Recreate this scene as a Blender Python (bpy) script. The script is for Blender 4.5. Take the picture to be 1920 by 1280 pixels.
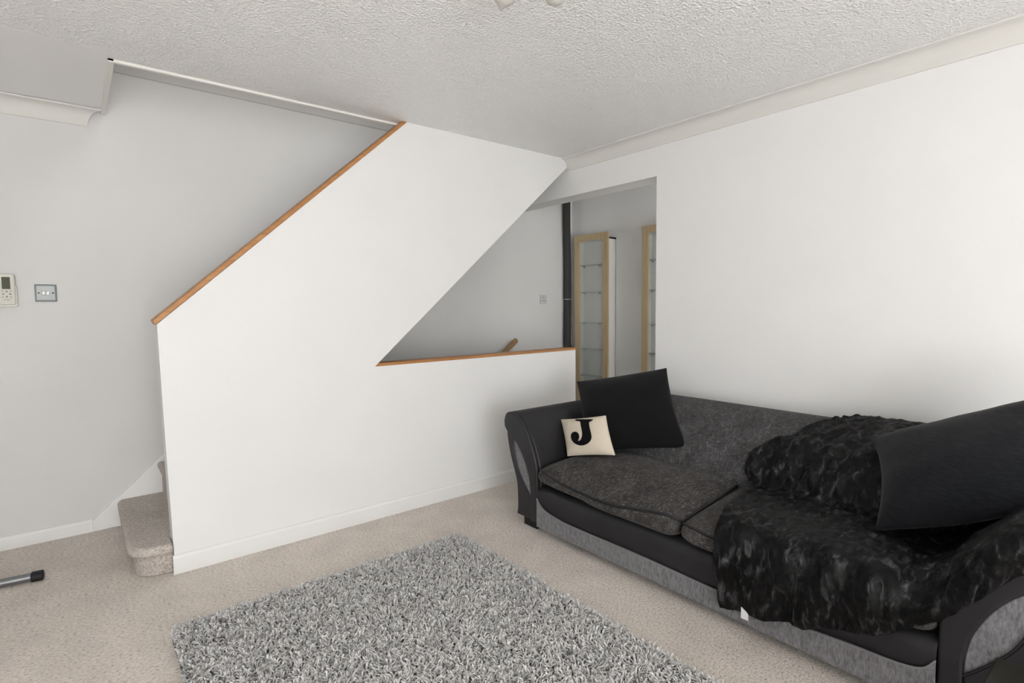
import bpy, bmesh, math, random
import numpy as np
from mathutils import Vector, Matrix, noise

for o in list(bpy.data.objects):
    bpy.data.objects.remove(o, do_unlink=True)
SC = bpy.context.scene
COL = SC.collection
random.seed(7)
rng = np.random.default_rng(7)

# ------------------------------------------------------------------ camera, world, light, exposure
CAM = Vector((-0.3042, -2.9956, 1.2764))
YAW, PITCH, ROLL, FPX = 0.68186, -0.06550, -0.00968, 1006.62
fwd = Vector((math.sin(YAW)*math.cos(PITCH), math.cos(YAW)*math.cos(PITCH), math.sin(PITCH)))
rt = Vector((math.cos(YAW), -math.sin(YAW), 0))
up = rt.cross(fwd)
rt2 = rt*math.cos(ROLL) + up*math.sin(ROLL)
up2 = -rt*math.sin(ROLL) + up*math.cos(ROLL)
cd = bpy.data.cameras.new('camera')
cd.sensor_width = 36.0
cd.lens = 36.0*FPX/1920.0
cd.clip_start = 0.02
cam = bpy.data.objects.new('camera', cd)
M = Matrix((rt2, up2, -fwd)).transposed().to_4x4()
M.translation = CAM
cam.matrix_world = M
COL.objects.link(cam)
SC.camera = cam

world = bpy.data.worlds.new('world')
world.use_nodes = True
SC.world = world
bg = world.node_tree.nodes['Background']
bg.inputs['Color'].default_value = (0.80, 0.88, 1.0, 1)
bg.inputs['Strength'].default_value = 1.0

def area_light(name, loc, rot, sx, sy, power, color):
    ld = bpy.data.lights.new(name, 'AREA')
    ld.shape = 'RECTANGLE'; ld.size = sx; ld.size_y = sy
    ld.energy = power; ld.color = color
    o = bpy.data.objects.new(name, ld)
    o.location = loc; o.rotation_euler = rot
    COL.objects.link(o)
    return o
# daylight entering through the glazed patio doors in the wall behind the camera (faces +y)
area_light('window_daylight', (-0.80, -5.90, 1.05), (math.radians(83), 0, 0), 2.20, 1.95, 122, (0.985, 0.995, 1.0))
# sun falling through the same doors onto the carpet behind the camera
sun_d = bpy.data.lights.new('sun', 'SUN'); sun_d.energy = 72; sun_d.angle = 0.02; sun_d.color = (0.91, 0.96, 1.0)
sun = bpy.data.objects.new('sun', sun_d); COL.objects.link(sun)
sun.rotation_euler = Vector((-0.10, 0.77, -0.64)).to_track_quat('-Z', 'Y').to_euler()
sun.location = (-0.4, -8, 4)
# area light added upstairs to brighten the stair opening; no window built there
area_light('landing_fill', (1.2, -0.9, 4.5), (math.radians(22), 0, 0), 1.2, 1.2, 28, (1.0, 0.98, 0.96))
# unseen fill light added in the hall to lift its dim end wall
area_light('hall_fill', (3.0, -1.9, 1.5), (math.radians(90), 0, math.radians(-50)), 0.6, 1.0, 19.0, (1.0, 0.99, 0.97))

SC.view_settings.view_transform = 'Standard'
SC.view_settings.look = 'None'
SC.view_settings.exposure = -0.13
SC.view_settings.gamma = 1.0
SC.view_settings.use_curve_mapping = False

# ------------------------------------------------------------------ materials
def mat(name, color, rough=0.6, spec=0.3, metal=0.0, sheen=0.0):
    m = bpy.data.materials.new(name); m.use_nodes = True
    b = m.node_tree.nodes['Principled BSDF']
    b.inputs['Base Color'].default_value = (*color, 1)
    b.inputs['Roughness'].default_value = rough
    b.inputs['Specular IOR Level'].default_value = spec
    b.inputs['Metallic'].default_value = metal
    if sheen:
        b.inputs['Sheen Weight'].default_value = sheen
        b.inputs['Sheen Roughness'].default_value = 0.45
    return m

def nd(m, t, **kw):
    n = m.node_tree.nodes.new(t)
    for k, v in kw.items(): setattr(n, k, v)
    return n

def coords(m, scale=(1, 1, 1), rot=(0, 0, 0)):
    tc = nd(m, 'ShaderNodeTexCoord'); mp = nd(m, 'ShaderNodeMapping')
    mp.inputs['Scale'].default_value = scale
    mp.inputs['Rotation'].default_value = rot
    m.node_tree.links.new(tc.outputs['Object'], mp.inputs['Vector'])
    return mp.outputs['Vector']

def noise_tex(m, scale, detail=2, rough=0.5, mapscale=(1, 1, 1), rot=(0, 0, 0), dist=0.0):
    n = nd(m, 'ShaderNodeTexNoise')
    n.inputs['Scale'].default_value = scale; n.inputs['Detail'].default_value = detail
    n.inputs['Roughness'].default_value = rough; n.inputs['Distortion'].default_value = dist
    m.node_tree.links.new(coords(m, mapscale, rot), n.inputs['Vector'])
    return n.outputs['Fac']

def ramp(m, fac, stops):
    r = nd(m, 'ShaderNodeValToRGB')
    els = r.color_ramp.elements
    while len(els) < len(stops): els.new(0.5)
    for e, (p, c) in zip(els, stops):
        e.position = p; e.color = (*c, 1)
    m.node_tree.links.new(fac, r.inputs['Fac'])
    return r.outputs['Color']

def setcol(m, out): m.node_tree.links.new(out, m.node_tree.nodes['Principled BSDF'].inputs['Base Color'])

def mix(m, a, b, fac, mode='MIX'):
    n = nd(m, 'ShaderNodeMix', data_type='RGBA', blend_type=mode)
    if isinstance(fac, float): n.inputs[0].default_value = fac
    else: m.node_tree.links.new(fac, n.inputs[0])
    m.node_tree.links.new(a, n.inputs[6]); m.node_tree.links.new(b, n.inputs[7])
    return n.outputs[2]

def bump(m, fac, strength, dist):
    b = nd(m, 'ShaderNodeBump')
    b.inputs['Strength'].default_value = strength; b.inputs['Distance'].default_value = dist
    m.node_tree.links.new(fac, b.inputs['Height'])
    m.node_tree.links.new(b.outputs['Normal'], m.node_tree.nodes['Principled BSDF'].inputs['Normal'])
    return b

MT = {}
m = MT['wall'] = mat('wall_paint', (0.80, 0.79, 0.772), 0.75, 0.2)
setcol(m, ramp(m, noise_tex(m, 2.2, 3), [(0.3, (0.79, 0.788, 0.782)), (0.7, (0.81, 0.808, 0.802))]))
bump(m, noise_tex(m, 260, 2), 0.06, 0.001)
m = MT['wall_grey'] = mat('stairwell_grey', (0.68, 0.675, 0.665), 0.75, 0.2)  # greyer and a little darker than the room walls
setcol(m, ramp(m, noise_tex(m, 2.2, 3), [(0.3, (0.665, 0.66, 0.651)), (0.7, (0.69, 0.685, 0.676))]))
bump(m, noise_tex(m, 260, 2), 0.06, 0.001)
m = MT['wall_up'] = mat('upper_wall_tone', (0.58, 0.575, 0.56), 0.8, 0.2)  # even tone, darker than the wall below it
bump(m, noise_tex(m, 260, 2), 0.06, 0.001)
m = MT['ceil'] = mat('ceiling_stipple', (0.90, 0.898, 0.893), 0.40, 0.5)
v = nd(m, 'ShaderNodeTexVoronoi'); v.inputs['Scale'].default_value = 95
m.node_tree.links.new(coords(m), v.inputs['Vector'])
bump(m, mix(m, noise_tex(m, 70, 4, 0.65), v.outputs['Distance'], 0.5), 1.0, 0.010)
m = MT['ceil_smooth'] = mat('ceiling_smooth', (0.87, 0.867, 0.86), 0.7, 0.25)
MT['gloss'] = mat('white_gloss', (0.80, 0.795, 0.78), 0.35, 0.4)
MT['cove'] = mat('coving_white', (0.70, 0.69, 0.66), 0.6, 0.3)
MT['edge'] = mat('edge_bead', (0.80, 0.79, 0.75), 0.45, 0.4)

def carpet(name, a, b, c):
    m = mat(name, b, 0.95, 0.1, sheen=0.15)
    f = noise_tex(m, 1.0, 3, 0.7, (75, 135, 100))
    c1 = ramp(m, f, [(0.30, a), (0.43, b), (0.62, c)])
    c2 = ramp(m, noise_tex(m, 5, 3), [(0.3, (0.90, 0.90, 0.90)), (0.7, (1.06, 1.06, 1.06))])
    setcol(m, mix(m, c1, c2, 1.0, 'MULTIPLY'))
    bump(m, noise_tex(m, 110, 3, 0.7), 0.7, 0.012)
    return m
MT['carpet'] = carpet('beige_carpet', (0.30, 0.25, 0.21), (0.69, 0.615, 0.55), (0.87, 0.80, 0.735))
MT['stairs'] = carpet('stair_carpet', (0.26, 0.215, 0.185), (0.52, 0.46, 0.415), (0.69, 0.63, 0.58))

def oak(name, a, b, axis):
    m = mat(name, a, 0.42, 0.4)
    sc = {'x': (1.2, 22, 22), 'y': (22, 1.2, 22), 'z': (22, 22, 1.2)}[axis]
    setcol(m, ramp(m, noise_tex(m, 3.0, 4, 0.6, sc, dist=0.6), [(0.3, b), (0.62, a)]))
    return m
MT['oak'] = oak('oak_capping', (0.50, 0.245, 0.095), (0.36, 0.155, 0.05), 'x')
MT['rail'] = oak('rail_wood', (0.36, 0.23, 0.11), (0.27, 0.16, 0.07), 'x')
MT['birch'] = oak('birch_frame', (0.52, 0.41, 0.25), (0.43, 0.32, 0.18), 'z')
MT['cab_white'] = mat('cabinet_white', (0.66, 0.67, 0.64), 0.5, 0.3)
m = MT['glass'] = mat('glass_pane', (0.90, 0.97, 0.94), 0.03, 0.5)
m.node_tree.nodes['Principled BSDF'].inputs['Alpha'].default_value = 0.16
m = MT['shelf_glass'] = mat('glass_shelf', (0.12, 0.17, 0.155), 0.08, 0.5)
m.node_tree.nodes['Principled BSDF'].inputs['Alpha'].default_value = 0.55
MT['pin'] = mat('shelf_pin', (0.10, 0.10, 0.09), 0.5, 0.4)
m = MT['foam'] = mat('pipe_foam', (0.055, 0.054, 0.054), 0.9, 0.1)
bump(m, noise_tex(m, 120, 3), 0.3, 0.003)
MT['tape'] = mat('joint_gap', (0.35, 0.34, 0.33), 0.7, 0.2)
MT['socket'] = mat('socket_plastic', (0.55, 0.55, 0.56), 0.4, 0.4)
MT['dark'] = mat('dark_plastic', (0.03, 0.03, 0.03), 0.5, 0.4)
MT['steel'] = mat('brushed_steel', (0.30, 0.315, 0.315), 0.5, 0.4, metal=0.6)
MT['steel_dark'] = mat('plate_edge', (0.10, 0.11, 0.11), 0.4, 0.5, metal=0.5)
MT['rocker'] = mat('chrome_rocker', (0.85, 0.87, 0.86), 0.18, 0.5, metal=0.6)
MT['remote'] = mat('remote_plastic', (0.64, 0.63, 0.56), 0.5, 0.35)
MT['holder'] = mat('holder_plastic', (0.70, 0.69, 0.635), 0.5, 0.35)
MT['lcd'] = mat('lcd_screen', (0.11, 0.11, 0.088), 0.6, 0.1)
MT['button'] = mat('remote_button', (0.36, 0.35, 0.325), 0.5, 0.3)
MT['mark'] = mat('remote_print', (0.30, 0.29, 0.27), 0.6, 0.2)
MT['tube'] = mat('grey_tube', (0.24, 0.245, 0.255), 0.30, 0.5, metal=0.8)
MT['cap'] = mat('black_cap', (0.012, 0.012, 0.013), 0.5, 0.4)
MT['lampglass'] = mat('frosted_shade', (0.50, 0.485, 0.45), 0.5, 0.4)
MT['lampmetal'] = mat('lamp_metal', (0.55, 0.54, 0.52), 0.3, 0.5, metal=0.9)
m = MT['table'] = mat('dark_table', (0.020, 0.019, 0.014), 0.35, 0.4)

m = MT['leather'] = mat('black_leather', (0.019, 0.0185, 0.0215), 0.48, 0.42)
bump(m, noise_tex(m, 240, 3), 0.15, 0.002)
setcol(m, ramp(m, noise_tex(m, 5, 3), [(0.3, (0.0085, 0.0083, 0.0098)), (0.7, (0.0155, 0.015, 0.0178))]))

def tweed(name, dark, midc, lite, rz, vec=(260, 18, 60)):
    m = mat(name, midc, 0.92, 0.12, sheen=0.06)
    f1 = noise_tex(m, 1.0, 2, 0.6, (34, 220, 32), rz)
    f2 = noise_tex(m, 1.0, 2, 0.6, (220, 34, 220), rz)
    c1 = ramp(m, f1, [(0.38, dark), (0.50, midc), (0.60, midc), (0.72, lite)])
    c2 = ramp(m, f2, [(0.38, dark), (0.50, midc), (0.60, midc), (0.72, lite)])
    c = mix(m, c1, c2, 0.45)
    c3 = ramp(m, noise_tex(m, 9, 3), [(0.3, (0.78, 0.78, 0.78)), (0.7, (1.2, 1.2, 1.2))])
    setcol(m, mix(m, c, c3, 1.0, 'MULTIPLY'))
    bump(m, f2, 0.35, 0.004)
    return m
MT['tweed'] = tweed('seat_tweed', (0.020, 0.019, 0.0185), (0.060, 0.056, 0.054), (0.27, 0.25, 0.24), (0.2, 0.5, 0.3))
MT['tweed_back'] = tweed('back_tweed', (0.030, 0.0295, 0.030), (0.074, 0.073, 0.075), (0.26, 0.257, 0.26), (0.1, -0.35, 0.2))
m = MT['velour'] = mat('grey_velour', (0.185, 0.18, 0.188), 0.85, 0.2, sheen=0.4)
setcol(m, ramp(m, noise_tex(m, 1.0, 4, 0.65, (60, 130, 45)), [(0.28, (0.085, 0.082, 0.087)), (0.48, (0.16, 0.156, 0.164)), (0.72, (0.24, 0.235, 0.246))]))
bump(m, noise_tex(m, 90, 3), 0.2, 0.003)
MT['piping'] = mat('charcoal_piping', (0.014, 0.0138, 0.0155), 0.6, 0.3)
MT['stitch'] = mat('pale_piping', (0.21, 0.205, 0.21), 0.7, 0.2)
MT['leg'] = mat('sofa_leg', (0.008, 0.008, 0.008), 0.5, 0.3)

def cloth(name, a, b, sc, rz=(0, 0, 0), sheen=0.1, rough=0.9):
    m = mat(name, a, rough, 0.15, sheen=sheen)
    f = noise_tex(m, 1.0, 3, 0.6, sc, rz)
    setcol(m, ramp(m, f, [(0.35, a), (0.68, b)]))
    bump(m, f, 0.3, 0.002)
    return m
MT['blackcloth'] = cloth('black_cloth', (0.0030, 0.0030, 0.0036), (0.0060, 0.0060, 0.0070), (220, 220, 220))
MT['charcoal'] = cloth('charcoal_linen', (0.0055, 0.0061, 0.0078), (0.0140, 0.0152, 0.0185), (35, 30, 260), (0.35, 0.0, 0.0), 0.12)
MT['cream'] = cloth('cream_linen', (0.60, 0.53, 0.42), (0.70, 0.63, 0.52), (240, 240, 240), sheen=0.05)
MT['letter'] = mat('black_velvet_letter', (0.006, 0.006, 0.007), 0.9, 0.1)
m = MT['velvet'] = mat('crushed_velvet', (0.006, 0.006, 0.0065), 0.62, 0.25)
fa = noise_tex(m, 1.0, 4, 0.6, (26, 40, 14), dist=0.8)
fb_ = noise_tex(m, 1.0, 3, 0.6, (58, 52, 58), dist=0.8)
setcol(m, ramp(m, fa, [(0.49, (0.0015, 0.0015, 0.0017)), (0.56, (0.007, 0.007, 0.0074)), (0.66, (0.040, 0.040, 0.042)), (0.76, (0.085, 0.085, 0.089))]))  # grey patches put the crushed nap's glints into the base colour
bump(m, mix(m, fa, fb_, 0.45), 0.5, 0.012)
B = m.node_tree.nodes['Principled BSDF']
B.inputs['Roughness'].default_value = 0.50
B.inputs['Specular IOR Level'].default_value = 0.16
MT['tag'] = mat('white_tag', (0.72, 0.70, 0.74), 0.7, 0.2)
m = MT['rugback'] = mat('rug_backing', (0.14, 0.135, 0.13), 0.95, 0.05)
m = MT['pile'] = mat('rug_pile', (0.30, 0.295, 0.29), 0.9, 0.12, sheen=0.2)
setcol(m, ramp(m, noise_tex(m, 60, 2), [(0.3, (0.56, 0.548, 0.542)), (0.7, (0.71, 0.698, 0.69))]))
MT['frame'] = mat('window_frame', (0.8, 0.8, 0.8), 0.4, 0.4)

# ------------------------------------------------------------------ helpers
def tag(o, label=None, cat=None, group=None, kind=None):
    if label: o['label'] = label
    if cat: o['category'] = cat
    if group: o['group'] = group
    if kind: o['kind'] = kind
    return o

ORIGIN = {}
def empty(name, loc, label, cat, group=None, kind=None):
    o = bpy.data.objects.new(name, None); COL.objects.link(o)
    o.location = loc; o.empty_display_size = 0.1
    ORIGIN[o.name] = Vector(loc)
    return tag(o, label, cat, group, kind)

def build(name, verts, faces, m, parent=None, loc=None, smooth=False, angle=35, bevel=0.0, seg=2, sub=0):
    """world-space vertices -> one mesh object (child vertices are stored relative to the parent's origin)"""
    base = ORIGIN[parent.name] if parent else Vector(loc) if loc is not None else Vector((0, 0, 0))
    me = bpy.data.meshes.new(name)
    me.from_pydata([(v[0]-base[0], v[1]-base[1], v[2]-base[2]) for v in verts], [], faces)
    bm = bmesh.new(); bm.from_mesh(me); bmesh.ops.recalc_face_normals(bm, faces=bm.faces); bm.to_mesh(me); bm.free()
    o = bpy.data.objects.new(name, me); COL.objects.link(o)
    me.materials.append(MT[m] if isinstance(m, str) else m)
    if parent: o.parent = parent
    else: o.location = base
    ORIGIN[o.name] = base
    if bevel:
        b = o.modifiers.new('bevel', 'BEVEL'); b.width = bevel; b.segments = seg; b.limit_method = 'ANGLE'; b.angle_limit = math.radians(40)
    if sub:
        s = o.modifiers.new('sub', 'SUBSURF'); s.levels = sub; s.render_levels = sub
    if smooth or bevel or sub:
        for p in me.polygons: p.use_smooth = True
        if not sub: me.set_sharp_from_angle(angle=math.radians(angle if not bevel else 60))
    return o

def boxvf(x0, x1, y0, y1, z0, z1):
    v = [(x0, y0, z0), (x1, y0, z0), (x1, y1, z0), (x0, y1, z0), (x0, y0, z1), (x1, y0, z1), (x1, y1, z1), (x0, y1, z1)]
    f = [(0, 3, 2, 1), (4, 5, 6, 7), (0, 1, 5, 4), (1, 2, 6, 5), (2, 3, 7, 6), (3, 0, 4, 7)]
    return v, f

def join(*vfs):
    V, F = [], []
    for v, f in vfs:
        n = len(V); V += list(v); F += [tuple(i+n for i in q) for q in f]
    return V, F

def box(name, b, m, parent=None, **kw):
    v, f = boxvf(*b)
    if parent is None and 'loc' not in kw: kw['loc'] = ((b[0]+b[1])/2, (b[2]+b[3])/2, b[4])
    return build(name, v, f, m, parent, **kw)

def prism(outline, axis, a, b):
    """outline of 2-D points extruded along axis ('x': points are (y,z), 'y': (x,z), 'z': (x,y))"""
    n = len(outline)
    def P(q, t):
        return {'x': (t, q[0], q[1]), 'y': (q[0], t, q[1]), 'z': (q[0], q[1], t)}[axis]
    v = [P(q, a) for q in outline] + [P(q, b) for q in outline]
    f = [tuple(range(n-1, -1, -1)), tuple(range(n, 2*n))] + [(i, (i+1) % n, n+(i+1) % n, n+i) for i in range(n)]
    return v, f

def tube(path, r, n=10, closed=False, caps=True):
    path = [Vector(p) for p in path]; N = len(path); V, F = [], []
    prev = None
    for i, p in enumerate(path):
        if closed: t = path[(i+1) % N]-path[i-1]
        else: t = path[min(i+1, N-1)]-path[max(i-1, 0)]
        t.normalize()
        a = prev if prev is not None else (Vector((0, 0, 1)) if abs(t.z) < 0.9 else Vector((1, 0, 0)))
        a = (a-t*a.dot(t)).normalized(); b = t.cross(a); prev = a
        rr = r[i] if isinstance(r, (list, tuple)) else r
        for k in range(n):
            an = 2*math.pi*k/n
            V.append(p+(a*math.cos(an)+b*math.sin(an))*rr)
    for i in range(N if closed else N-1):
        j = (i+1) % N
        for k in range(n):
            F.append((i*n+k, i*n+(k+1) % n, j*n+(k+1) % n, j*n+k))
    if caps and not closed:
        F.append(tuple(range(n-1, -1, -1))); F.append(tuple(range((N-1)*n, N*n)))
    return [tuple(v) for v in V], F

def lathe(profile, c, axis, n=24):
    """profile of (distance along axis, radius) turned about an axis from point c"""
    ax = Vector(axis).normalized()
    a = ax.orthogonal().normalized(); b = ax.cross(a); V, F = [], []
    for d, r in profile:
        for k in range(n):
            an = 2*math.pi*k/n
            V.append(tuple(Vector(c)+ax*d+(a*math.cos(an)+b*math.sin(an))*max(r, 1e-4)))
    for i in range(len(profile)-1):
        for k in range(n):
            F.append((i*n+k, i*n+(k+1) % n, (i+1)*n+(k+1) % n, (i+1)*n+k))
    F.append(tuple(range(n-1, -1, -1))); F.append(tuple(range((len(profile)-1)*n, len(profile)*n)))
    return V, F

def catmull(pts, per, closed=False):
    P = [np.array(p, float) for p in pts]; out = []; N = len(P)
    rngi = range(N) if closed else range(N-1)
    for i in rngi:
        p1, p2 = P[i], P[(i+1) % N]
        p0 = P[i-1] if (closed or i > 0) else 2*p1-p2
        p3 = P[(i+2) % N] if (closed or i+2 < N) else 2*p2-p1
        for k in range(per):
            t = k/per
            out.append(0.5*((2*p1)+(-p0+p2)*t+(2*p0-5*p1+4*p2-p3)*t*t+(-p0+3*p1-3*p2+p3)*t**3))
    if not closed: out.append(P[-1])
    return out

def interp(x, pts):
    return float(np.interp(x, [p[0] for p in pts], [p[1] for p in pts]))

# ------------------------------------------------------------------ room shell
XR, TR, W, H = 2.697, 0.169, 0.902, 2.40
XF, XL, YB, TW = 3.66, -2.30, -6.00, 0.10
LINT, YDOOR, OX, OY = 2.118, -0.820, -0.126, 0.066
def struct(o, label, cat): return tag(o, label, cat, kind='structure')

v, f = join(boxvf(XL, XF+0.1, YB, 0.1, -0.1, 0), boxvf(XL, 1.0, 0.1, W, -0.1, 0), boxvf(2.95, XF+0.1, 0.1, W, -0.1, 0))
struct(build('floor', v, f, 'carpet'), 'beige speckled twist-pile carpet covering the room floor', 'floor')
v, f = join(boxvf(XL, XF+0.1, YB, OY, H, H+0.24), boxvf(XL, OX, OY, W, H, H+0.24), boxvf(2.95, XF+0.1, OY, W, H, H+0.24))
ceil = struct(build('ceiling', v, f, 'ceil'), 'white stippled ceiling with an opening over the stairs', 'ceiling')
box('smooth_panel', (XL, OX+0.002, -0.02, W, H-0.0005, H+0.01), 'ceil_smooth', ceil)

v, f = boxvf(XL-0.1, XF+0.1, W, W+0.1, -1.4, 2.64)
wf = struct(build('wall_far', v, f, 'wall_grey'), 'pale grey wall running behind the staircase and stairwell', 'wall')
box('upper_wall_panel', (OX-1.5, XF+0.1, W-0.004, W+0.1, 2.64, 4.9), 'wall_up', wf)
v, f = join(boxvf(XR, XR+TR, YB, YDOOR, 0, H), boxvf(XR, XR+TR, YDOOR, W, LINT, H))
struct(build('wall_right', v, f, 'wall'), 'bright white wall behind the sofa with an open doorway', 'wall')
struct(box('wall_left', (XL-0.1, XL, YB, W, -0.1, H), 'wall'), 'white wall at the left side of the room', 'wall')
wx0, wx1, wz0, wz1 = -1.95, 0.35, 0.03, 2.07
v, f = join(boxvf(XL-0.1, wx0, YB-0.15, YB, -0.1, H), boxvf(wx1, XF+0.1, YB-0.15, YB, -0.1, H),
            boxvf(wx0, wx1, YB-0.15, YB, -0.1, wz0), boxvf(wx0, wx1, YB-0.15, YB, wz1, H))
struct(build('wall_rear', v, f, 'wall'), 'white wall with glazed patio doors behind the camera', 'wall')
v, f = join(boxvf(wx0, wx1, YB-0.1, YB-0.04, wz0, wz0+0.06), boxvf(wx0, wx1, YB-0.1, YB-0.04, wz1-0.06, wz1),
            *[boxvf(x-0.03, x+0.03, YB-0.1, YB-0.04, wz0, wz1) for x in (wx0+0.03, (wx0+wx1)/2, wx1-0.03)])
wn = struct(build('window_1', v, f, 'frame'), 'white framed glazed patio doors in the rear wall', 'window')
for x0, x1 in ((wx0+0.06, (wx0+wx1)/2-0.03), ((wx0+wx1)/2+0.03, wx1-0.06)):
    box('window_pane', (x0, x1, YB-0.075, YB-0.065, wz0+0.06, wz1-0.06), 'glass', wn)
# hall beyond the doorway
struct(box('wall_hall', (XF, XF+0.1, -2.5, W, -0.1, H), 'wall'), 'hall end wall carrying the two glass cabinets', 'wall')
struct(box('wall_hall_near', (XR+TR, XF, -2.6, -2.5, -0.1, H), 'wall'), 'white wall closing the hall', 'wall')
# stairwell pit going down, and the landing above
v, f = join(boxvf(0.9, 1.0, 0.1, W, -1.4, -0.1), boxvf(0.9, 3.1, 0.0, 0.1, -1.4, -0.1), boxvf(2.95, 3.1, 0.1, W, -1.4, -0.1), boxvf(0.9, 3.1, 0.0, W, -1.5, -1.4))
struct(build('wall_stairwell', v, f, 'wall'), 'white walls of the stairwell going down', 'wall')
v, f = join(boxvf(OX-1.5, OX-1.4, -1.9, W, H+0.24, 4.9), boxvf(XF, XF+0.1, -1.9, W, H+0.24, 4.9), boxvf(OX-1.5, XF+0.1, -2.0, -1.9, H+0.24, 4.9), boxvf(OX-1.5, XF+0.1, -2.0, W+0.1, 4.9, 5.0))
struct(build('wall_landing', v, f, 'wall_up'), 'walls and ceiling of the landing above the stair opening', 'wall')

# the stair wall: sloping top, triangular cut-out, low guard wall
outline = [(0.013, 0), (0.0, 0.62), (-0.010, 1.208), (1.32, 2.40), (XR, 2.40), (XR, 2.345), (1.071, 0.925), (2.779, 0.925), (2.779, 0)]
v, f = prism(outline, 'y', 0.0, TW)
ws = struct(build('wall_stair', v, f, 'wall', loc=(1.3, 0.05, 0)), 'white stair wall with a sloping top and triangular cut-out', 'wall')
s = Vector((1.33, 0, 1.192)).normalized(); nrm = Vector((-s.z, 0, s.x))
a0 = Vector((-0.016, 0, 1.205)); a1 = Vector((1.322, 0, 2.402))
hh = 0.024
q = [a0, a1, a1+Vector((-0.030, 0, 0.0)), a0+nrm*hh+Vector((0.006, 0, 0.004))]
v, f = prism([(p.x, p.z) for p in q], 'y', -0.006, TW+0.006)
tag(build('sloping_capping', v, f, 'oak', ws, bevel=0.003), 'oak capping strip on the sloping top edge')
v, f = prism([(1.072, 0.925), (2.782, 0.925), (2.782, 0.942), (1.091, 0.942)], 'y', -0.004, TW+0.004)
tag(build('level_capping', v, f, 'oak', ws, bevel=0.002), 'oak capping on the low guard wall')

def skirting(name, x0, x1, yface, h, label):
    pr = [(yface, 0.0), (yface-0.015, 0.0), (yface-0.015, h-0.014), (yface-0.009, h-0.003), (yface-0.004, h), (yface, h)]
    v, f = prism(pr, 'x', x0, x1)
    return struct(build(name, v, f, 'gloss', loc=((x0+x1)/2, yface, 0)), label, 'skirting board')
skirting('baseboard_stair', 0.004, XR, 0.0, 0.092, 'white skirting board along the foot of the stair wall')
skirting('baseboard_far', XL, -0.285, W, 0.072, 'white skirting board on the wall left of the stairs')
v, f = boxvf(XR-0.015, XR, YB, YDOOR, 0, 0.09)
struct(build('baseboard_right', v, f, 'gloss', bevel=0.004), 'white skirting board behind the sofa', 'skirting board')

# coving: concave profile (distance from wall, drop from ceiling)
cove = [(0.0, 0.0), (0.066, 0.0), (0.066, 0.007), (0.060, 0.010)]
for k in range(1, 9):
    a = math.radians(90*k/9)
    cove.append((0.060-0.050*math.sin(a), 0.010+0.070*(1-math.cos(a))))
cove += [(0.008, 0.082), (0.006, 0.090), (0.0, 0.092)]
n = len(cove)
V = [(XR-d, YB, H-h) for d, h in cove] + [(XR-d, 0.0, H-h) for d, h in cove]
F = [tuple(range(n)), tuple(range(2*n-1, n-1, -1))] + [(i, (i+1) % n, n+(i+1) % n, n+i) for i in range(n)]
struct(build('trim_1', V, F, 'cove', smooth=True, angle=25), 'cream coving between the right wall and ceiling', 'coving')
V = [(XL, W-d, H-h-0.003) for d, h in cove] + [(OX-0.006-(0.066-d)*1.15, W-d, H-h-0.003) for d, h in cove]
struct(build('trim_2', V, F, 'cove', smooth=True, angle=25), 'cream coving above the switch, mitred off at the stair opening', 'coving')
# plaster bead round the ceiling opening
v, f = join(boxvf(OX-0.012, 2.9, OY-0.010, OY+0.012, H-0.012, H+0.02), boxvf(OX-0.012, OX+0.014, OY-0.010, W, H-0.014, H+0.02))
struct(build('trim_3', v, f, 'edge', bevel=0.003), 'white bead edging the ceiling opening over the stairs', 'trim')

# ------------------------------------------------------------------ staircase (carpeted, climbing to the right)
st = empty('staircase', (0.9, 0.5, 0), 'carpeted staircase climbing behind the white stair wall, rounded bottom step', 'staircase', kind='structure')
def arc(cx, cy, r, a0, a1, n):
    return [(cx+r*math.cos(math.radians(a0+(a1-a0)*k/n)), cy+r*math.sin(math.radians(a0+(a1-a0)*k/n))) for k in range(n+1)]
plan = [(-0.150, W-0.002), (-0.166, W-0.045), (-0.170, 0.12)] + arc(-0.050, 0.10, 0.120, 180, 270, 10)[1:] + [(0.007, -0.024), (0.007, TW+0.004), (0.10, TW+0.004), (0.10, W-0.002)]
plan2 = [(-0.140, W-0.002), (-0.140, 0.14)] + arc(-0.040, 0.12, 0.100, 180, 262, 8)[1:] + [(0.010, 0.022), (0.010, TW+0.004), (0.10, TW+0.004), (0.10, W-0.002)]
v1, f1 = prism(plan, 'z', 0.110, 0.158)
v2, f2 = prism(plan2, 'z', 0.0, 0.112)
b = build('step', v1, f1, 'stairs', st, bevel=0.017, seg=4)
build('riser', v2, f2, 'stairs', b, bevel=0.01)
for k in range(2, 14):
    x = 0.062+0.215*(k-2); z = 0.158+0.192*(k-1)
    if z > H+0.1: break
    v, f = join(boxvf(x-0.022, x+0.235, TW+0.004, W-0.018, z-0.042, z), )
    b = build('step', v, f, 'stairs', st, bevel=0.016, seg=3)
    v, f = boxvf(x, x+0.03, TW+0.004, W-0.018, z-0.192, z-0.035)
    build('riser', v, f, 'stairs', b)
# sloping white string board on the far wall, with the skirting's cut end
o0, sl = (-0.287, 0.060), 0.886
pts = [(-0.285, 0.0), (-0.285, 0.062), (1.9, 0.062+sl*2.185), (1.9, sl*2.185-0.35), (0.30, 0.0)]
v, f = prism(pts, 'y', W-0.018, W)
tag(build('string_board', v, f, 'gloss', st, bevel=0.003), 'white string board against the wall')
# underside of the flight
v, f = prism([(1.071, 0.925), (XR, 2.345), (XR, 2.405), (1.071, 0.985)], 'y', TW, W)
tag(build('soffit', v, f, 'wall', st), 'white sloping underside of the stairs')
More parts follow.
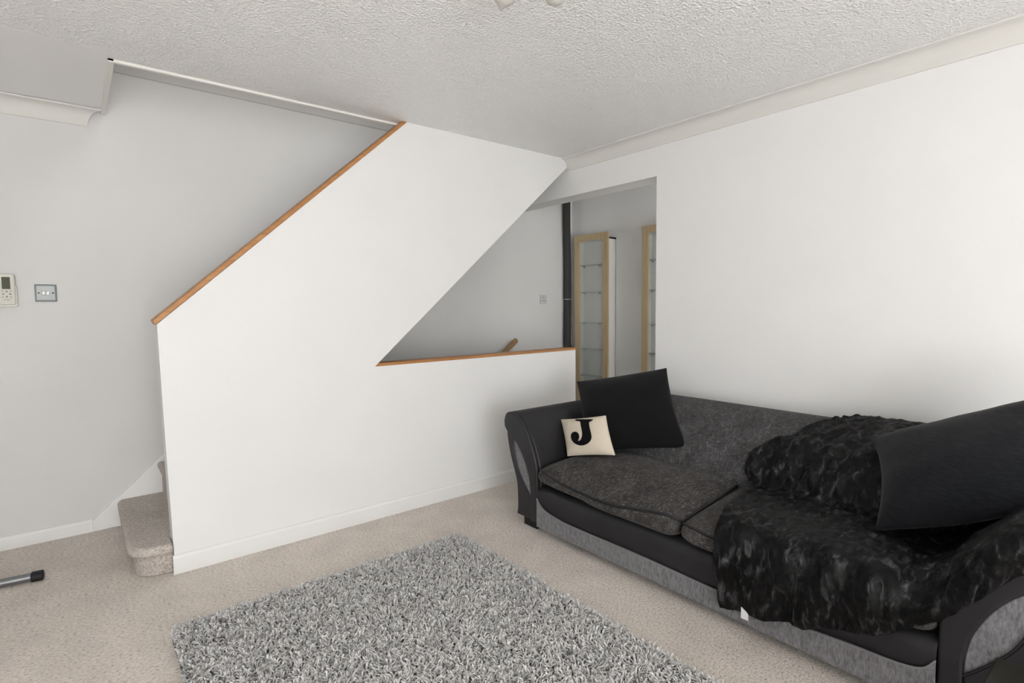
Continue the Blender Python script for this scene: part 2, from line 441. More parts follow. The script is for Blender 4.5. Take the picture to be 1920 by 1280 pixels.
# descending flight in the stairwell
sd = empty('lower_staircase', (2.2, 0.5, 0), 'carpeted stairs going down behind the low guard wall', 'staircase', kind='structure')
for j in range(1, 7):
    box('step', (2.95-0.22*j, 2.95-0.22*(j-1), TW, W, -0.19*j-0.2, -0.19*j), 'stairs', sd, bevel=0.015)

# ------------------------------------------------------------------ sofa
SY = -1.6975                                   # the sofa's middle
sofa = empty('sofa', (2.15, SY, 0), 'black leather and charcoal tweed sofa with rolled arms along the right wall', 'sofa')
# arm section: (distance outwards from the inner foot, height)
outer = [(0.188, 0.062), (0.178, 0.115), (0.184, 0.245), (0.212, 0.325), (0.240, 0.394), (0.262, 0.470), (0.275, 0.536)]
roll = [(0.290, 0.565), (0.292, 0.600), (0.280, 0.635), (0.256, 0.654), (0.215, 0.656), (0.165, 0.636), (0.111, 0.588), (0.070, 0.532), (0.043, 0.484), (0.012, 0.400), (0.0, 0.350)]
full = [(0.0, 0.062)] + outer + roll
lens_r = [(0.213, 0.497), (0.185, 0.485), (0.142, 0.440), (0.105, 0.382), (0.077, 0.317), (0.063, 0.250), (0.060, 0.189)]
lens_l = [(0.060, 0.189), (0.085, 0.215), (0.125, 0.262), (0.162, 0.313), (0.190, 0.375), (0.207, 0.440), (0.213, 0.497)]
XA, XAB = 1.672, 2.66
for side in (1, -1):
    y0 = SY + side*0.8975
    T = lambda q: (y0+side*q[0], q[1])
    sm = [tuple(p) for p in catmull(full, 4, closed=False)]
    v, f = prism([T(q) for q in sm], 'x', XA, XAB)
    arm = build('arm', v, f, 'leather', sofa, bevel=0.012, seg=3)
    # question-mark shaped leather band: inner edge, roll and head
    rr = catmull(roll, 4); lr = catmull(lens_r, 4)
    band = [tuple(p) for p in rr] + [(0.0, 0.062), (0.061, 0.060)] + [tuple(p) for p in lr[::-1]] + [(0.250, 0.520)]
    v, f = prism([T(q) for q in band], 'x', XA-0.026, XA+0.004)
    tag(build('arm_band', v, f, 'leather', arm, bevel=0.010, seg=3), 'curved black leather band on the arm front')
    ll = catmull(lens_l, 4)
    pan = [(0.061, 0.064)] + [tuple(p) for p in ll] + [(0.250, 0.520)] + [tuple(p) for p in catmull(outer, 3)[::-1]]
    v, f = prism([T(q) for q in pan], 'x', XA-0.018, XA+0.004)
    build('outer_panel', v, f, 'leather', arm, bevel=0.006)
    ins = [tuple(p) for p in lr] + [tuple(p) for p in ll[1:-1]]
    v, f = prism([T(q) for q in ins], 'x', XA-0.012, XA+0.004)
    tag(build('grey_insert', v, f, 'velour', arm, bevel=0.003), 'grey velour insert')
    v, f = tube([(XA-0.018, *T(q)) for q in ll] , 0.0032, 6)
    build('piping', v, f, 'leather', arm, smooth=True)
    # legs
    for x in (1.685, 2.56):
        ya, yb = sorted((y0+side*0.045, y0+side*0.160))
        build('leg', *prism([(x, ya), (x+0.085, ya), (x+0.085, yb), (x, yb)], 'z', 0.0, 0.066), 'leg', sofa, bevel=0.006)
YI0, YI1 = SY+0.8955, SY-0.8955
# front rail: bulging black leather
curve = [(0.0, 0.205), (0.03, 0.172), (0.08, 0.150), (0.17, 0.136), (0.27, 0.131), (0.80, 0.132), (1.28, 0.126), (1.57, 0.143), (1.70, 0.151), (1.76, 0.168), (1.791, 0.206)]
cv = catmull(curve, 6)
prof = [(1.70, 0.06), (1.668, 0.07), (1.658, 0.10), (1.650, 0.15), (1.648, 0.20), (1.653, 0.24), (1.668, 0.262), (1.70, 0.272), (1.78, 0.27), (2.60, 0.25), (2.60, 0.07)]
ps = prof
NY = 40; V = []; F = []
for i in range(NY+1):
    t = i/NY; y = YI0+(YI1-YI0)*t
    for (x, z) in ps:
        w = 0.004*noise.noise(Vector((y*3.1, z*9, 2.0)))
        V.append((x+w*(x < 1.72), y, z+(0.004*noise.noise(Vector((y*2.3, 5, 1))) if z > 0.2 else 0)))
k = len(ps)
for i in range(NY):
    for j in range(k):
        F.append((i*k+j, i*k+(j+1) % k, (i+1)*k+(j+1) % k, (i+1)*k+j))
F += [tuple(range(k)), tuple(range((NY+1)*k-1, NY*k-1, -1))]
rail = build('front_rail', V, F, 'leather', sofa, smooth=True, angle=50)
low = [(0.0, 0.045)] + [tuple(p) for p in cv] + [(1.791, 0.045)]
v, f = prism([(YI0-q[0], q[1]) for q in low], 'x', 1.640, 1.68)
g = tag(build('lower_panel', v, f, 'velour', rail, bevel=0.004), 'grey velour strip below the black leather')
v, f = tube([(1.641, YI0-q[0], q[1]) for q in cv], 0.0032, 6)
tag(build('piping', v, f, 'stitch', rail, smooth=True), 'pale piping between leather and velour')

# backrest
bp = [(2.20, 0.24), (2.165, 0.34), (2.160, 0.42), (2.20, 0.50), (2.275, 0.58), (2.355, 0.645), (2.44, 0.694), (2.50, 0.715), (2.555, 0.717), (2.61, 0.701), (2.65, 0.65), (2.66, 0.58), (2.66, 0.065), (2.40, 0.065)]
bps = [tuple(p) for p in catmull(bp[:12], 3)] + bp[12:]
V = []; F = []; NY = 60; k = len(bps)
for i in range(NY+1):
    t = i/NY; y = SY+0.90-1.80*t
    e = min(1.0, min(t, 1-t)/0.08)
    for (x, z) in bps:
        dx = 0
        if x < 2.5 and z > 0.3:
            dx = -0.022*math.sin(math.pi*min(1, (z-0.3)/0.43))*math.sqrt(e)+0.008*noise.noise(Vector((y*2.0, z*4, 0.3)))
        V.append((x+dx, y, z+(0.004*noise.noise(Vector((y*1.6, 1.5, 4))) if z > 0.7 else 0)))
for i in range(NY):
    for j in range(k):
        F.append((i*k+j, i*k+(j+1) % k, (i+1)*k+(j+1) % k, (i+1)*k+j))
F += [tuple(range(k)), tuple(range((NY+1)*k-1, NY*k-1, -1))]
build('backrest', V, F, 'tweed_back', sofa, smooth=True, angle=60)

# seat cushions
def seat(y0, y1, zt_front, zb_front, crown, xb, rear_z):
    """grid over (around the section, along y); section: bottom back, bottom front, front face, top front (piping), top, back"""
    NY = 56; V = []; F = []; pip = []
    yc, hw = (y0+y1)/2, abs(y1-y0)/2
    for i in range(NY+1):
        s = -1+2*i/NY
        s2 = math.copysign(1-(1-abs(s))**1.8, s) if abs(s) < 1 else s     # denser at the ends
        e = max(0.0, 1-abs(s2)**14)                                       # end rounding 1 in the middle, 0 at the end
        y = yc-hw*s2
        zt, zb = interp(-y, zt_front), interp(-y, zb_front)
        zm = (zt+zb)/2
        r = e**0.5
        top = zm+(zt-zm)*(0.45+0.55*r); bot = zm+(zb-zm)*(0.35+0.65*r)
        xf = 1.622+0.05*(1-r)
        ring = [(xb, bot+0.02), (2.0, bot), (1.75, bot), (xf+0.035, bot), (xf+0.012, bot+0.012), (xf-0.004, zm-0.2*(top-bot)), (xf-0.010, zm+0.05*(top-bot)), (xf-0.004, top-0.016), (xf+0.006, top-0.002)]
        ip = len(ring)-1
        NX = 14
        for j in range(1, NX+1):
            t = j/NX
            x = xf+0.006+(xb-xf-0.006)*t
            z = top+(rear_z-top)*t + crown*r*math.sin(math.pi*min(1, t*0.9+0.06))*(1-abs(s2)**2.5) + 0.012*r*(1-math.exp(-t*14))
            z += 0.005*noise.noise(Vector((x*6, y*6, 3.3)))*r
            ring.append((x, z))
        ring.append((xb+0.02, (rear_z+bot)/2+0.02))
        k = len(ring)
        V += [(x, y, z) for x, z in ring]
        pip.append((ring[ip][0], y, ring[ip][1]+0.002))
    for i in range(NY):
        for j in range(k):
            F.append((i*k+j, i*k+(j+1) % k, (i+1)*k+(j+1) % k, (i+1)*k+j))
    F += [tuple(range(k)), tuple(range((NY+1)*k-1, NY*k-1, -1))]
    c = build('seat_cushion', V, F, 'tweed', sofa, smooth=True, angle=80)
    # piping: along the front edge, then back along both ends
    endA = [V[j] for j in range(ip+1, k-1)][::-1]; endB = [V[NY*k+j] for j in range(ip+1, k-1)]
    path = [(a, b_, c_+0.003) for a, b_, c_ in endA] + pip + [(a, b_, c_+0.003) for a, b_, c_ in endB]
    v, f = tube(path, 0.0066, 7)
    build('piping', v, f, 'piping', c, smooth=True)
seat(-0.812, -1.704, [(0.81, 0.386), (1.0, 0.346), (1.23, 0.328), (1.37, 0.332), (1.50, 0.351), (1.65, 0.376), (1.71, 0.372)],
     [(0.81, 0.298), (1.16, 0.296), (1.24, 0.279), (1.34, 0.272), (1.56, 0.272), (1.64, 0.270), (1.71, 0.275)], 0.060, 2.19, 0.405)
seat(-1.716, -2.590, [(1.71, 0.366), (1.76, 0.359), (1.88, 0.345), (2.2, 0.335), (2.45, 0.35), (2.6, 0.36)],
     [(1.71, 0.270), (2.2, 0.270), (2.6, 0.270)], 0.030, 2.19, 0.395)

# ------------------------------------------------------------------ scatter cushions
def pillow(name, TL, TRc, BR, BL, thick, m, pinch=0.07, n=30, wr=0.006, parent=None, label=None, cat=None, seed=0, low=None):
    low = pinch if low is None else low
    TL, TRc, BR, BL = map(Vector, (TL, TRc, BR, BL))
    N = (TRc-TL).cross(BL-TL).normalized()
    if N.dot(CAM-TL) < 0: N = -N
    def surf(u, v, side):
        uu = u*(1-pinch*(1-v*v)*abs(u)**1.5); vv = v*(1-(low if v > 0 else pinch)*(1-u*u)*abs(v)**1.5)
        a, b_ = (uu+1)/2, (vv+1)/2
        p = (TL*(1-a)+TRc*a)*(1-b_)+(BL*(1-a)+BR*a)*b_
        h = max(0.0, (1-abs(u)**2.6))**0.62*max(0.0, (1-abs(v)**2.6))**0.62
        w = wr*noise.noise(Vector((u*2.4+seed, v*2.4, side*3.0)))*(1-max(abs(u), abs(v))**6)
        return p+N*side*(thick*h+0.004)+N*w
    V, F = [], []
    g = [math.sin(math.pi/2*(-1+2*i/n)) for i in range(n+1)]
    for side in (1, -1):
        for j in range(n+1):
            for i in range(n+1):
                V.append(tuple(surf(g[i], g[j], side)))
    q = (n+1)**2
    for s_ in (0, 1):
        for j in range(n):
            for i in range(n):
                a = s_*q+j*(n+1)+i
                F.append((a, a+1, a+n+2, a+n+1))
    ring = [i for i in range(n+1)] + [j*(n+1)+n for j in range(1, n+1)] + [n*(n+1)+i for i in range(n-1, -1, -1)] + [j*(n+1) for j in range(n-1, 0, -1)]
    for a, b_ in zip(ring, ring[1:]+ring[:1]): F.append((a, b_, b_+q, a+q))
    cen = (TL+TRc+BR+BL)/4
    o = build(name, V, F, m, parent, loc=(cen.x, cen.y, min(c.z for c in (BR, BL))), smooth=True, angle=180)
    tag(o, label, cat)
    return o, surf, N

pillow('cushion', (2.215, -0.560, 0.780), (2.515, -1.035, 0.885), (2.205, -1.385, 0.512), (1.915, -0.905, 0.432), 0.075, 'blackcloth',
       pinch=0.055, label='large plain black cushion leaning in the left corner of the sofa', cat='cushion', seed=1)
jp = ((1.945, -0.690, 0.590), (1.985, -1.005, 0.657), (1.905, -1.143, 0.473), (1.855, -0.835, 0.412))
jo, jsurf, jN = pillow('letter_cushion', *jp, 0.040, 'cream', pinch=0.045, label='small cream cushion with a black letter J', cat='cushion', seed=4, wr=0.004)
# the letter J in the cushion's own (u, v), taken over its face
Jz = [(300, 683), (520, 680), (516, 694), (502, 707), (484, 716), (482, 735), (492, 775), (506, 835), (520, 890), (523, 925), (514, 958), (494, 988), (462, 1010), (420, 1025), (378, 1030), (335, 1021), (296, 1002), (268, 974), (255, 938), (258, 905), (274, 880), (300, 866), (330, 864), (355, 876), (369, 898), (371, 925), (363, 950), (348, 975), (370, 974), (392, 956), (405, 930), (411, 900), (408, 865), (398, 815), (386, 765), (377, 730), (362, 713), (330, 706), (304, 706)]
cz = [np.array(c, float) for c in ((78, 690), (632, 608), (748, 1110), (150, 1140))]
def invbil(p):
    a = b_ = 0.5; p = np.array(p, float)
    for _ in range(20):
        P = (cz[0]*(1-a)+cz[1]*a)*(1-b_)+(cz[3]*(1-a)+cz[2]*a)*b_
        da = (cz[1]-cz[0])*(1-b_)+(cz[2]-cz[3])*b_; db = (cz[3]-cz[0])*(1-a)+(cz[2]-cz[1])*a
        d = np.linalg.solve(np.array([da, db]).T, p-P); a += d[0]; b_ += d[1]
    return 2*a-1, 2*b_-1
bm = bmesh.new()
Jp = [invbil(p) for p in Jz]
fc = bm.faces.new([bm.verts.new((a, b_, 0)) for a, b_ in Jp])
for k_ in range(-11, 12):
    for no in ((1, 0, 0), (0, 1, 0)):
        bmesh.ops.bisect_plane(bm, geom=bm.verts[:]+bm.edges[:]+bm.faces[:], plane_co=(k_/12+0.003, k_/12+0.003, 0), plane_no=no)
bmesh.ops.triangulate(bm, faces=bm.faces[:])
V = [tuple(jsurf(w.co.x, w.co.y, 1)+jN*0.004) for w in bm.verts]
bm.verts.index_update()
F = [tuple(w.index for w in fa_.verts) for fa_ in bm.faces]; bm.free()
lo = build('letter_j', V, F, 'letter', jo, smooth=True, angle=180)
sd_ = lo.modifiers.new('s', 'SOLIDIFY'); sd_.thickness = 0.002
tag(lo, 'black letter J')
edge = [jsurf(u, v_, 1)-jN*0.004 for u, v_ in [(-1, -1+0.1*i) for i in range(21)]+[(-1+0.1*i, 1) for i in range(1, 21)]]
v, f = tube(edge, 0.0035, 6)
tag(build('piping', v, f, 'letter', jo, smooth=True), 'black edge piping')

# ------------------------------------------------------------------ black throw over the right end of the sofa
def armz(y):
    t = -(y-(SY-0.8975))
    return interp(t, [(-0.30, 0.10), (-0.08, 0.33), (0.0, 0.385), (0.03, 0.46), (0.07, 0.54), (0.12, 0.605), (0.17, 0.648), (0.23, 0.668), (0.27, 0.664), (0.31, 0.60), (0.33, 0.50)])
def hem(y):
    return interp(-y, [(1.9, 0.085), (2.05, 0.108), (2.25, 0.160), (2.42, 0.222), (2.50, 0.270), (2.58, 0.330), (2.62, 0.395), (2.70, 0.475), (2.80, 0.560), (2.88, 0.585), (2.93, 0.50)])
rows = []
YR = -2.905
def row(yl, fx, fz, n=9):
    r = []
    for c in range(n+1):
        t = c/n; y = yl+(YR-yl)*t
        r.append((fx(y), y, fz(y)))
    return r
seat_top = lambda y, base: max(base, armz(y)+0.018)
rows.append(row(-1.925, lambda y: 1.618, lambda y: hem(y)))
rows.append(row(-1.915, lambda y: 1.604, lambda y: hem(y)+(seat_top(y, 0.40)-hem(y))*0.35))
rows.append(row(-1.905, lambda y: 1.596, lambda y: hem(y)+(seat_top(y, 0.40)-hem(y))*0.72))
rows.append(row(-1.898, lambda y: 1.622, lambda y: seat_top(y, 0.412)-0.006))
rows.append(row(-1.880, lambda y: 1.70, lambda y: seat_top(y, 0.432)+0.006))
rows.append(row(-1.848, lambda y: 1.875, lambda y: seat_top(y, 0.437)+0.004))
rows.append(row(-1.805, lambda y: 2.03, lambda y: seat_top(y, 0.428)+0.004))
rows.append(row(-1.770, lambda y: 2.115, lambda y: seat_top(y, 0.440)+0.006))
rows.append(row(-1.735, lambda y: 2.155, lambda y: seat_top(y, 0.515)+0.010))
rows.append(row(-1.800, lambda y: 2.235, lambda y: seat_top(y, 0.595)+0.014))
rows.append(row(-1.890, lambda y: 2.33, lambda y: seat_top(y, 0.655)+0.008))
rows.append(row(-1.985, lambda y: 2.46, lambda y: seat_top(y, 0.718)))
rows.append(row(-2.080, lambda y: 2.56, lambda y: seat_top(y, 0.735)))
rows.append(row(-2.120, lambda y: 2.63, lambda y: seat_top(y, 0.716)))
rows.append(row(-2.140, lambda y: 2.678, lambda y: seat_top(y, 0.640)))
RP = 13
dense = [catmull(r, 21) for r in rows]                 # along y
G = np.array([catmull([d[i] for d in dense], RP) for i in range(len(dense[0]))])   # [col, row, 3]
nc, nr = G.shape[:2]
dU = np.gradient(G, axis=0); dV = np.gradient(G, axis=1)
NN = np.cross(dU, dV); NN /= np.linalg.norm(NN, axis=2, keepdims=True)+1e-9
if NN[nc//3, 4*RP, 2] < 0: NN = -NN
G0 = G.copy()
for i in range(nc):
    for j in range(nr):
        p = G0[i, j]; q = Vector(p); r = j/RP
        front = 1.0 if r < 3 else max(0.0, 1-(r-3)/1.5)
        w = (1-2*abs(noise.noise(Vector((q.x*8+3, q.y*9, q.z*6)))))*0.007+0.003
        w += (1-2.2*abs(noise.noise(Vector((q.x*15, q.y*21+7, q.z*10)))))*0.006
        w += noise.noise(Vector((q.x*40, q.y*44, q.z*34)))*0.0045
        # folds hanging down the front
        w += front*0.011*math.sin(q.y*36+q.z*7+3*noise.noise(Vector((q.y*4, q.z*4, 1))))
        # creases fanning out over the backrest
        if 7.2 < r < 12: w += 0.007*math.sin(q.y*46+q.z*24+3*noise.noise(Vector((q.x*3, q.y*3, 5))))*math.sin(math.pi*(r-7.2)/4.8)
        G[i, j] = p+NN[i, j]*max(-0.002, w)
# ragged hem
for i in range(nc):
    G[i, 0, 2] += 0.006*noise.noise(Vector((G[i, 0, 1]*20, 0, 0)))
for j in range(nr):
    G[0, j, 1] += 0.010*noise.noise(Vector((G[0, j, 0]*14, G[0, j, 2]*14, 2)))
V = [tuple(G[i, j]) for i in range(nc) for j in range(nr)]
F = [(i*nr+j, i*nr+j+1, (i+1)*nr+j+1, (i+1)*nr+j) for i in range(nc-1) for j in range(nr-1)]
th = build('throw_blanket', V, F, 'velvet', loc=(2.0, -2.3, 0.1), smooth=True, angle=180)
so = th.modifiers.new('s', 'SOLIDIFY'); so.thickness = 0.008; so.offset = -1
tag(th, 'crumpled black crushed-velvet throw draped over the right end of the sofa', 'throw')
v, f = boxvf(1.611, 1.613, -2.034, -2.006, 0.082, 0.125)
v = [(a, b_, c-(0.014 if (c < 0.08 and b_ < -2.0) else 0)) for a, b_, c in v]
tag(build('care_tag', v, f, 'tag', th), 'white care tag below the hem')

pillow('cushion', (2.300, -2.205, 0.705), (2.390, -2.800, 0.970), (1.930, -2.900, 0.735), (1.925, -2.345, 0.452), 0.095, 'charcoal',
       pinch=0.11, low=-0.10, wr=0.012, label='big charcoal linen cushion lying on the throw against the right arm', cat='cushion', seed=9)

# ------------------------------------------------------------------ shaggy rug
rx0, rx1, ry0, ry1 = -0.075, 1.290, -2.55, -0.555
rug = empty('rug', ((rx0+rx1)/2, (ry0+ry1)/2, 0), 'grey shaggy rug on the beige carpet in front of the sofa', 'rug')
R_ = 0.035
rp = arc(rx1-R_, ry1-R_, R_, 0, 90, 5) + arc(rx0+0.06, ry1-0.06, 0.06, 90, 180, 5) + arc(rx0+R_, ry0+R_, R_, 180, 270, 5) + arc(rx1-R_, ry0+R_, R_, 270, 360, 5)
v, f = prism(rp, 'z', 0.001, 0.014)
build('backing', v, f, 'rugback', rug)
sp = 0.0066
gx = np.arange(rx0+0.004, rx1-0.004, sp); gy = np.arange(ry0+0.004, ry1-0.004, sp)
X, Y = np.meshgrid(gx, gy); X = X.ravel()+rng.uniform(-1, 1, X.size)*sp*0.5; Y = Y.ravel()+rng.uniform(-1, 1, Y.size)*sp*0.5
def corner(cx, cy, r, sx, sy):
    return ((X-cx)*sx > 0) & ((Y-cy)*sy > 0) & ((X-cx)**2+(Y-cy)**2 > r*r)
keep = ~(corner(rx1-R_, ry1-R_, R_, 1, 1) | corner(rx0+0.06, ry1-0.06, 0.06, -1, 1))
X, Y = X[keep], Y[keep]; NS = X.size
# clumped lean direction
cl = 0.011
ci, cj = np.floor(X/cl+0.35*np.sin(Y*60)).astype(int), np.floor(Y/cl+0.35*np.sin(X*55)).astype(int)
hsh = np.sin(ci*127.1+cj*311.7)*43758.5453; hsh = hsh-np.floor(hsh)
h2 = np.sin(ci*269.5+cj*183.3)*43758.5453; h2 = h2-np.floor(h2)
ang = hsh*2*np.pi+rng.normal(0, 0.5, NS)
lean = 0.35+0.75*h2+rng.normal(0, 0.12, NS)
L = 0.027*rng.uniform(0.8, 1.2, NS)
dx, dy = np.cos(ang), np.sin(ang)
wdt = rng.uniform(0.0021, 0.0033, NS)
tw = rng.uniform(0, np.pi, NS)
wx, wy = np.cos(tw), np.sin(tw)
levels = [(0.0, 0.0, 1.0), (0.40, 0.72, 1.0), (0.80, 0.98, 1.0), (1.00, 0.99, 0.55)]
co = np.zeros((NS, 8, 3), np.float32)
for k, (hx, hz, ww) in enumerate(levels):
    cxp = X+dx*L*hx*lean; cyp = Y+dy*L*hx*lean; czp = 0.012+L*hz*(1-0.30*np.clip(lean, 0, 1.3))
    for s_, sg in ((0, -1), (1, 1)):
        co[:, 2*k+s_, 0] = cxp+sg*wx*wdt*ww; co[:, 2*k+s_, 1] = cyp+sg*wy*wdt*ww; co[:, 2*k+s_, 2] = czp
ro = ORIGIN[rug.name]
co -= np.array(ro, np.float32)
base = (np.arange(NS)*8)[:, None, None]
quad = np.array([[0, 1, 3, 2], [2, 3, 5, 4], [4, 5, 7, 6]])[None]
loops = (base+quad).reshape(-1).astype(np.int32)
me = bpy.data.meshes.new('pile')
me.vertices.add(NS*8); me.vertices.foreach_set('co', co.reshape(-1))
nf = NS*3
me.loops.add(nf*4); me.loops.foreach_set('vertex_index', loops)
me.polygons.add(nf); me.polygons.foreach_set('loop_start', np.arange(nf, dtype=np.int32)*4)
me.polygons.foreach_set('use_smooth', np.ones(nf, bool))
me.update(calc_edges=True); me.validate()
me.materials.append(MT['pile'])
po = bpy.data.objects.new('pile', me); COL.objects.link(po); po.parent = rug
tag(po, 'long grey shaggy pile', kind='stuff')

# ------------------------------------------------------------------ glass display cabinets in the hall
def cabinet(y0, label):
    y1 = y0-0.427
    cz0, cz1, fx = 0.30, 1.956, 3.539
    c = empty('display_cabinet', (XF-0.06, (y0+y1)/2, cz0), label, 'cabinet', 'glass display cabinets in the hall')
    ya, yb = y0-0.004, y1+0.004
    v, f = join(boxvf(fx+0.019, XF, ya-0.014, ya, cz0+0.03, cz1-0.048), boxvf(fx+0.019, XF, yb, yb+0.014, cz0+0.03, cz1-0.048),
                boxvf(fx+0.019, XF, yb, ya, cz1-0.062, cz1-0.048), boxvf(fx+0.019, XF, yb, ya, cz0+0.03, cz0+0.044), boxvf(XF-0.006, XF-0.001, yb, ya, cz0+0.03, cz1-0.048))
    build('carcass', v, f, 'cab_white', c)
    d = build('door', *join(boxvf(fx, fx+0.018, y0-0.064, y0, cz0, cz1), boxvf(fx, fx+0.018, y1, y1+0.064, cz0, cz1),
              boxvf(fx, fx+0.018, y1+0.064, y0-0.064, cz1-0.062, cz1), boxvf(fx, fx+0.018, y1+0.064, y0-0.064, cz0, cz0+0.062)), 'birch', c)
    box('glass_pane', (fx+0.007, fx+0.011, y1+0.060, y0-0.060, cz0+0.058, cz1-0.058), 'glass', d)
    for z in (1.665, 1.405, 1.108, 0.852, 0.587):
        s_ = box('shelf', (fx+0.024, XF-0.008, yb+0.016, ya-0.016, z-0.003, z+0.003), 'shelf_glass', c)
        for yy in (ya-0.03, (ya+yb)/2-0.02):
            v, f = boxvf(XF-0.022, XF-0.006, yy-0.007, yy+0.007, z-0.016, z-0.003)
            build('shelf_pin', v, f, 'pin', s_)
    v, f = boxvf(XF-0.03, XF-0.022, yb-0.0015, yb, cz1-0.066, cz1-0.058)
    build('screw_cover', v, f, 'pin', c)
    return c
cabinet(0.750, 'birch-framed glass wall cabinet next to the dark pipe, whole front in view')
cabinet(-0.063, 'birch-framed glass wall cabinet half hidden by the doorway edge')

# foam-lagged pipe in the stairwell corner
pip_ = empty('lagged_pipe', (3.540, W-0.045, 0), 'dark grey foam-covered pipe standing beside the glass cabinet', 'pipe')
for z0, z1, r0, off in ((-0.1, 1.335, 0.037, 0.004), (1.345, 2.398, 0.038, 0.0)):
    path = [(3.540+off+0.004*math.sin(z*5), W-0.047, z) for z in np.linspace(z0, z1, 14)]
    v, f = tube(path, r0, 18)
    build('foam_sleeve', v, f, 'foam', pip_, smooth=True, angle=50)
v, f = tube([(3.542, W-0.047, 1.33), (3.542, W-0.047, 1.35)], 0.031, 16)
build('joint', v, f, 'tape', pip_, smooth=True, angle=50)

# blank socket plate on the stairwell wall
sk = empty('wall_socket', (3.255, W, 1.34), 'grey-white square socket plate on the stairwell wall', 'socket')
box('plate', (3.211, 3.299, W-0.010, W, 1.296, 1.384), 'socket', sk, bevel=0.004)
for dx_, dz_ in ((0.0, 0.018), (-0.012, -0.012), (0.012, -0.012)):
    box('slot', (3.255+dx_-0.004, 3.255+dx_+0.004, W-0.0112, W-0.009, 1.34+dz_-0.004, 1.34+dz_+0.004), 'dark', sk)

# round wooden handrail going down the stairwell wall
hr = empty('handrail', (2.3, W-0.06, 0.5), 'round wooden handrail end rising behind the low guard wall', 'handrail')
d_ = Vector((0.80, 0, 0.60)).normalized(); top = Vector((2.862, W-0.065, 0.965))
path = [top-d_*1.9] + [top-d_*0.012, top-d_*0.003, top]
v, f = tube(path, [0.024, 0.024, 0.022, 0.016], 18)
build('rail', v, f, 'rail', hr, smooth=True, angle=60)
for k_ in (0.35, 1.4):
    p = top-d_*k_
    v, f = tube([(p.x, W-0.001, p.z-0.07), (p.x, W-0.03, p.z-0.065), (p.x, W-0.06, p.z-0.02)], 0.006, 8)
    build('bracket', v, f, 'steel', hr, smooth=True)

# ------------------------------------------------------------------ light switch and remote on the far wall
lx, lz = -0.423, 1.373
sw = empty('light_switch', (lx, W, lz), 'brushed steel light switch with dark edges, right of the remote', 'light switch')
box('back_plate', (lx-0.0455, lx+0.0455, W-0.006, W, lz-0.0465, lz+0.0465), 'steel_dark', sw, bevel=0.002)
box('face_plate', (lx-0.039, lx+0.039, W-0.009, W-0.005, lz-0.039, lz+0.039), 'steel', sw, bevel=0.0015)
for dx_ in (-0.029, 0.030):
    v, f = lathe([(0, 0.0042), (0.0015, 0.0042), (0.002, 0.003)], (lx+dx_, W-0.0085, lz), (0, -1, 0), 14)
    build('screw', v, f, 'dark', sw)
box('rocker_surround', (lx-0.018, lx+0.016, W-0.0105, W-0.008, lz-0.012, lz+0.012), 'steel', sw, bevel=0.001)
for dx_, tilt in ((-0.009, 1), (0.009, -1)):
    v, f = boxvf(lx+dx_-0.0065, lx+dx_+0.0065, W-0.015, W-0.009, lz-0.0095, lz+0.0095)
    v = [(a, b_-(0.004*tilt if b_ < W-0.012 and c > lz else 0), c) for a, b_, c in v]
    build('rocker', v, f, 'rocker', sw, bevel=0.001)

rx, rz = -0.578, 1.384
rc = empty('remote_control', (rx, W, rz), 'cream remote control in a wall holder at the left edge', 'remote control')
def rrect(x0, x1, z0, z1, r):
    return arc(x1-r, z1-r, r, 0, 90, 5)+arc(x0+r, z1-r, r, 90, 180, 5)+arc(x0+r, z0+r, r, 180, 270, 5)+arc(x1-r, z0+r, r, 270, 360, 5)
v, f = prism(rrect(rx-0.041, rx+0.041, rz-0.086, rz+0.030, 0.010), 'y', W-0.018, W)
build('holder', v, f, 'holder', rc, bevel=0.004)
v, f = prism(rrect(rx-0.034, rx+0.034, rz-0.076, rz+0.088, 0.012), 'y', W-0.028, W-0.006)
body = build('body', v, f, 'remote', rc, bevel=0.005)
ys = W-0.0285
box('screen', (rx-0.017, rx+0.016, ys-0.001, ys+0.003, rz+0.008, rz+0.071), 'lcd', body)
zb = rz-0.018
for a_, rr_ in ((0, 0.0135), (90, 0.0135), (180, 0.0135), (270, 0.0135)):
    ca, sa = math.cos(math.radians(a_)), math.sin(math.radians(a_))
    v, f = lathe([(0, 0.0052), (0.0012, 0.0052), (0.002, 0.0042)], (rx+ca*rr_, ys+0.0005, zb+sa*rr_), (0, -1, 0), 12)
    build('button', v, f, 'button', body)
for dx_, dz_ in ((-0.016, 0.016), (0.016, 0.016), (-0.016, -0.016), (0.016, -0.016)):
    v, f = boxvf(rx+dx_-0.004, rx+dx_+0.004, ys-0.001, ys+0.002, zb+dz_-0.0025, zb+dz_+0.0025)
    build('button', v, f, 'button', body)
for k_ in range(4):
    v, f = boxvf(rx-0.030, rx-0.022, ys-0.0006, ys+0.002, rz+0.022+0.011*k_, rz+0.027+0.011*k_)
    build('icon', v, f, 'mark', body)
for k_ in range(7):
    v, f = boxvf(rx-0.012+0.0036*k_, rx-0.0096+0.0036*k_, ys-0.0004, ys+0.002, rz-0.050, rz-0.0462+(0.0012 if k_ in (0, 3) else 0))
    build('printed_mark', v, f, 'mark', body)

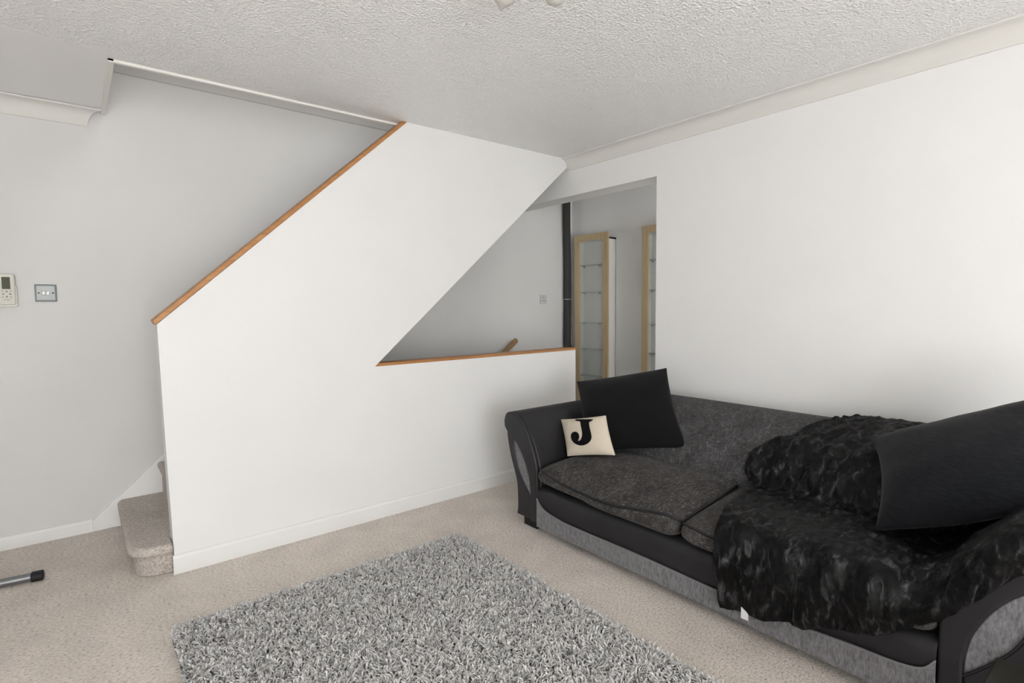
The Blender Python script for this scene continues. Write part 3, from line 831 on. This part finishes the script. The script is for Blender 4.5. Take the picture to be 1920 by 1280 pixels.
# ------------------------------------------------------------------ tubular floor bar at the left edge
ta, tb = Vector((-0.480, 0.335, 0.026)), Vector((-0.980, 0.405, 0.026))
dd = (tb-ta).normalized()
fb = empty('exercise_frame', (-0.73, 0.37, 0), 'grey metal floor tube with a black end cap at the left edge', 'frame')
v, f = tube([ta+dd*0.03, tb-dd*0.03], 0.020, 20)
build('floor_tube', v, f, 'tube', fb, smooth=True, angle=50)
for p, q_ in ((ta, 1), (tb, -1)):
    v, f = lathe([(0, 0.018), (0.004, 0.0245), (0.042, 0.0245), (0.045, 0.022)], p, dd*q_, 24)
    build('end_cap', v, f, 'cap', fb, smooth=True, angle=40)
mid = ta+dd*0.36
v, f = tube([mid, mid+Vector((-0.12, -0.03, 0.35)), mid+Vector((-0.22, -0.05, 0.72))], 0.018, 16)
build('upright_tube', v, f, 'tube', fb, smooth=True, angle=50)
v, f = lathe([(0, 0.026), (0.02, 0.03), (0.2, 0.03), (0.22, 0.026)], mid+Vector((-0.22, -0.15, 0.72)), (0, 1, 0), 16)
build('grip', v, f, 'cap', fb, smooth=True, angle=40)

# ------------------------------------------------------------------ dark low table at the right corner
tz, tx1, ty1 = 0.40, 1.425, -2.757
tb_ = empty('side_table', (1.20, -3.0, 0), 'dark low table whose corner shows before the right sofa arm', 'table')
box('table_top', (tx1-0.45, tx1, ty1-0.45, ty1, tz-0.03, tz), 'table', tb_, bevel=0.003)
for x in (tx1-0.42, tx1-0.03):
    for y in (ty1-0.42, ty1-0.03):
        box('leg', (x-0.022, x+0.022, y-0.022, y+0.022, 0, tz-0.03), 'table', tb_, bevel=0.002)

# ------------------------------------------------------------------ ceiling light (only the shade tips reach into the frame)
lc = Vector((0.70, -1.86, H))
cl_ = empty('ceiling_light', lc, 'pale frosted glass shades of a ceiling light at the top edge', 'ceiling light')
v, f = lathe([(0, 0.06), (0.01, 0.062), (0.028, 0.05), (0.034, 0.012), (0.075, 0.010)], lc, (0, 0, -1), 28)
build('ceiling_rose', v, f, 'lampmetal', cl_, smooth=True, angle=40)
for tip, dirv, sh in ((Vector((0.776, -1.625, 2.200)), Vector((0.05, 0.50, -0.86)), 1), (Vector((0.902, -1.753, 2.203)), Vector((0.62, 0.30, -0.72)), 0), (Vector((0.52, -2.02, 2.22)), Vector((-0.6, -0.5, -0.62)), 0)):
    dirv.normalize()
    st_ = tip-dirv*0.12
    v, f = tube([lc+Vector((0, 0, -0.06)), (lc+st_)/2+Vector((0, 0, 0.01)), st_], 0.007, 10)
    am = build('arm', v, f, 'lampmetal', cl_, smooth=True)
    pr = [(0.0, 0.014), (0.015, 0.024), (0.05, 0.036), (0.09, 0.036), (0.11, 0.028), (0.118, 0.014), (0.121, 0.002)]
    if sh: pr = [(0.0, 0.014), (0.015, 0.026), (0.045, 0.036), (0.075, 0.038), (0.092, 0.033), (0.104, 0.021), (0.112, 0.008), (0.123, 0.001)]
    v, f = lathe(pr, st_, dirv, 24)
    build('shade', v, f, 'lampglass', am, smooth=True, angle=60)
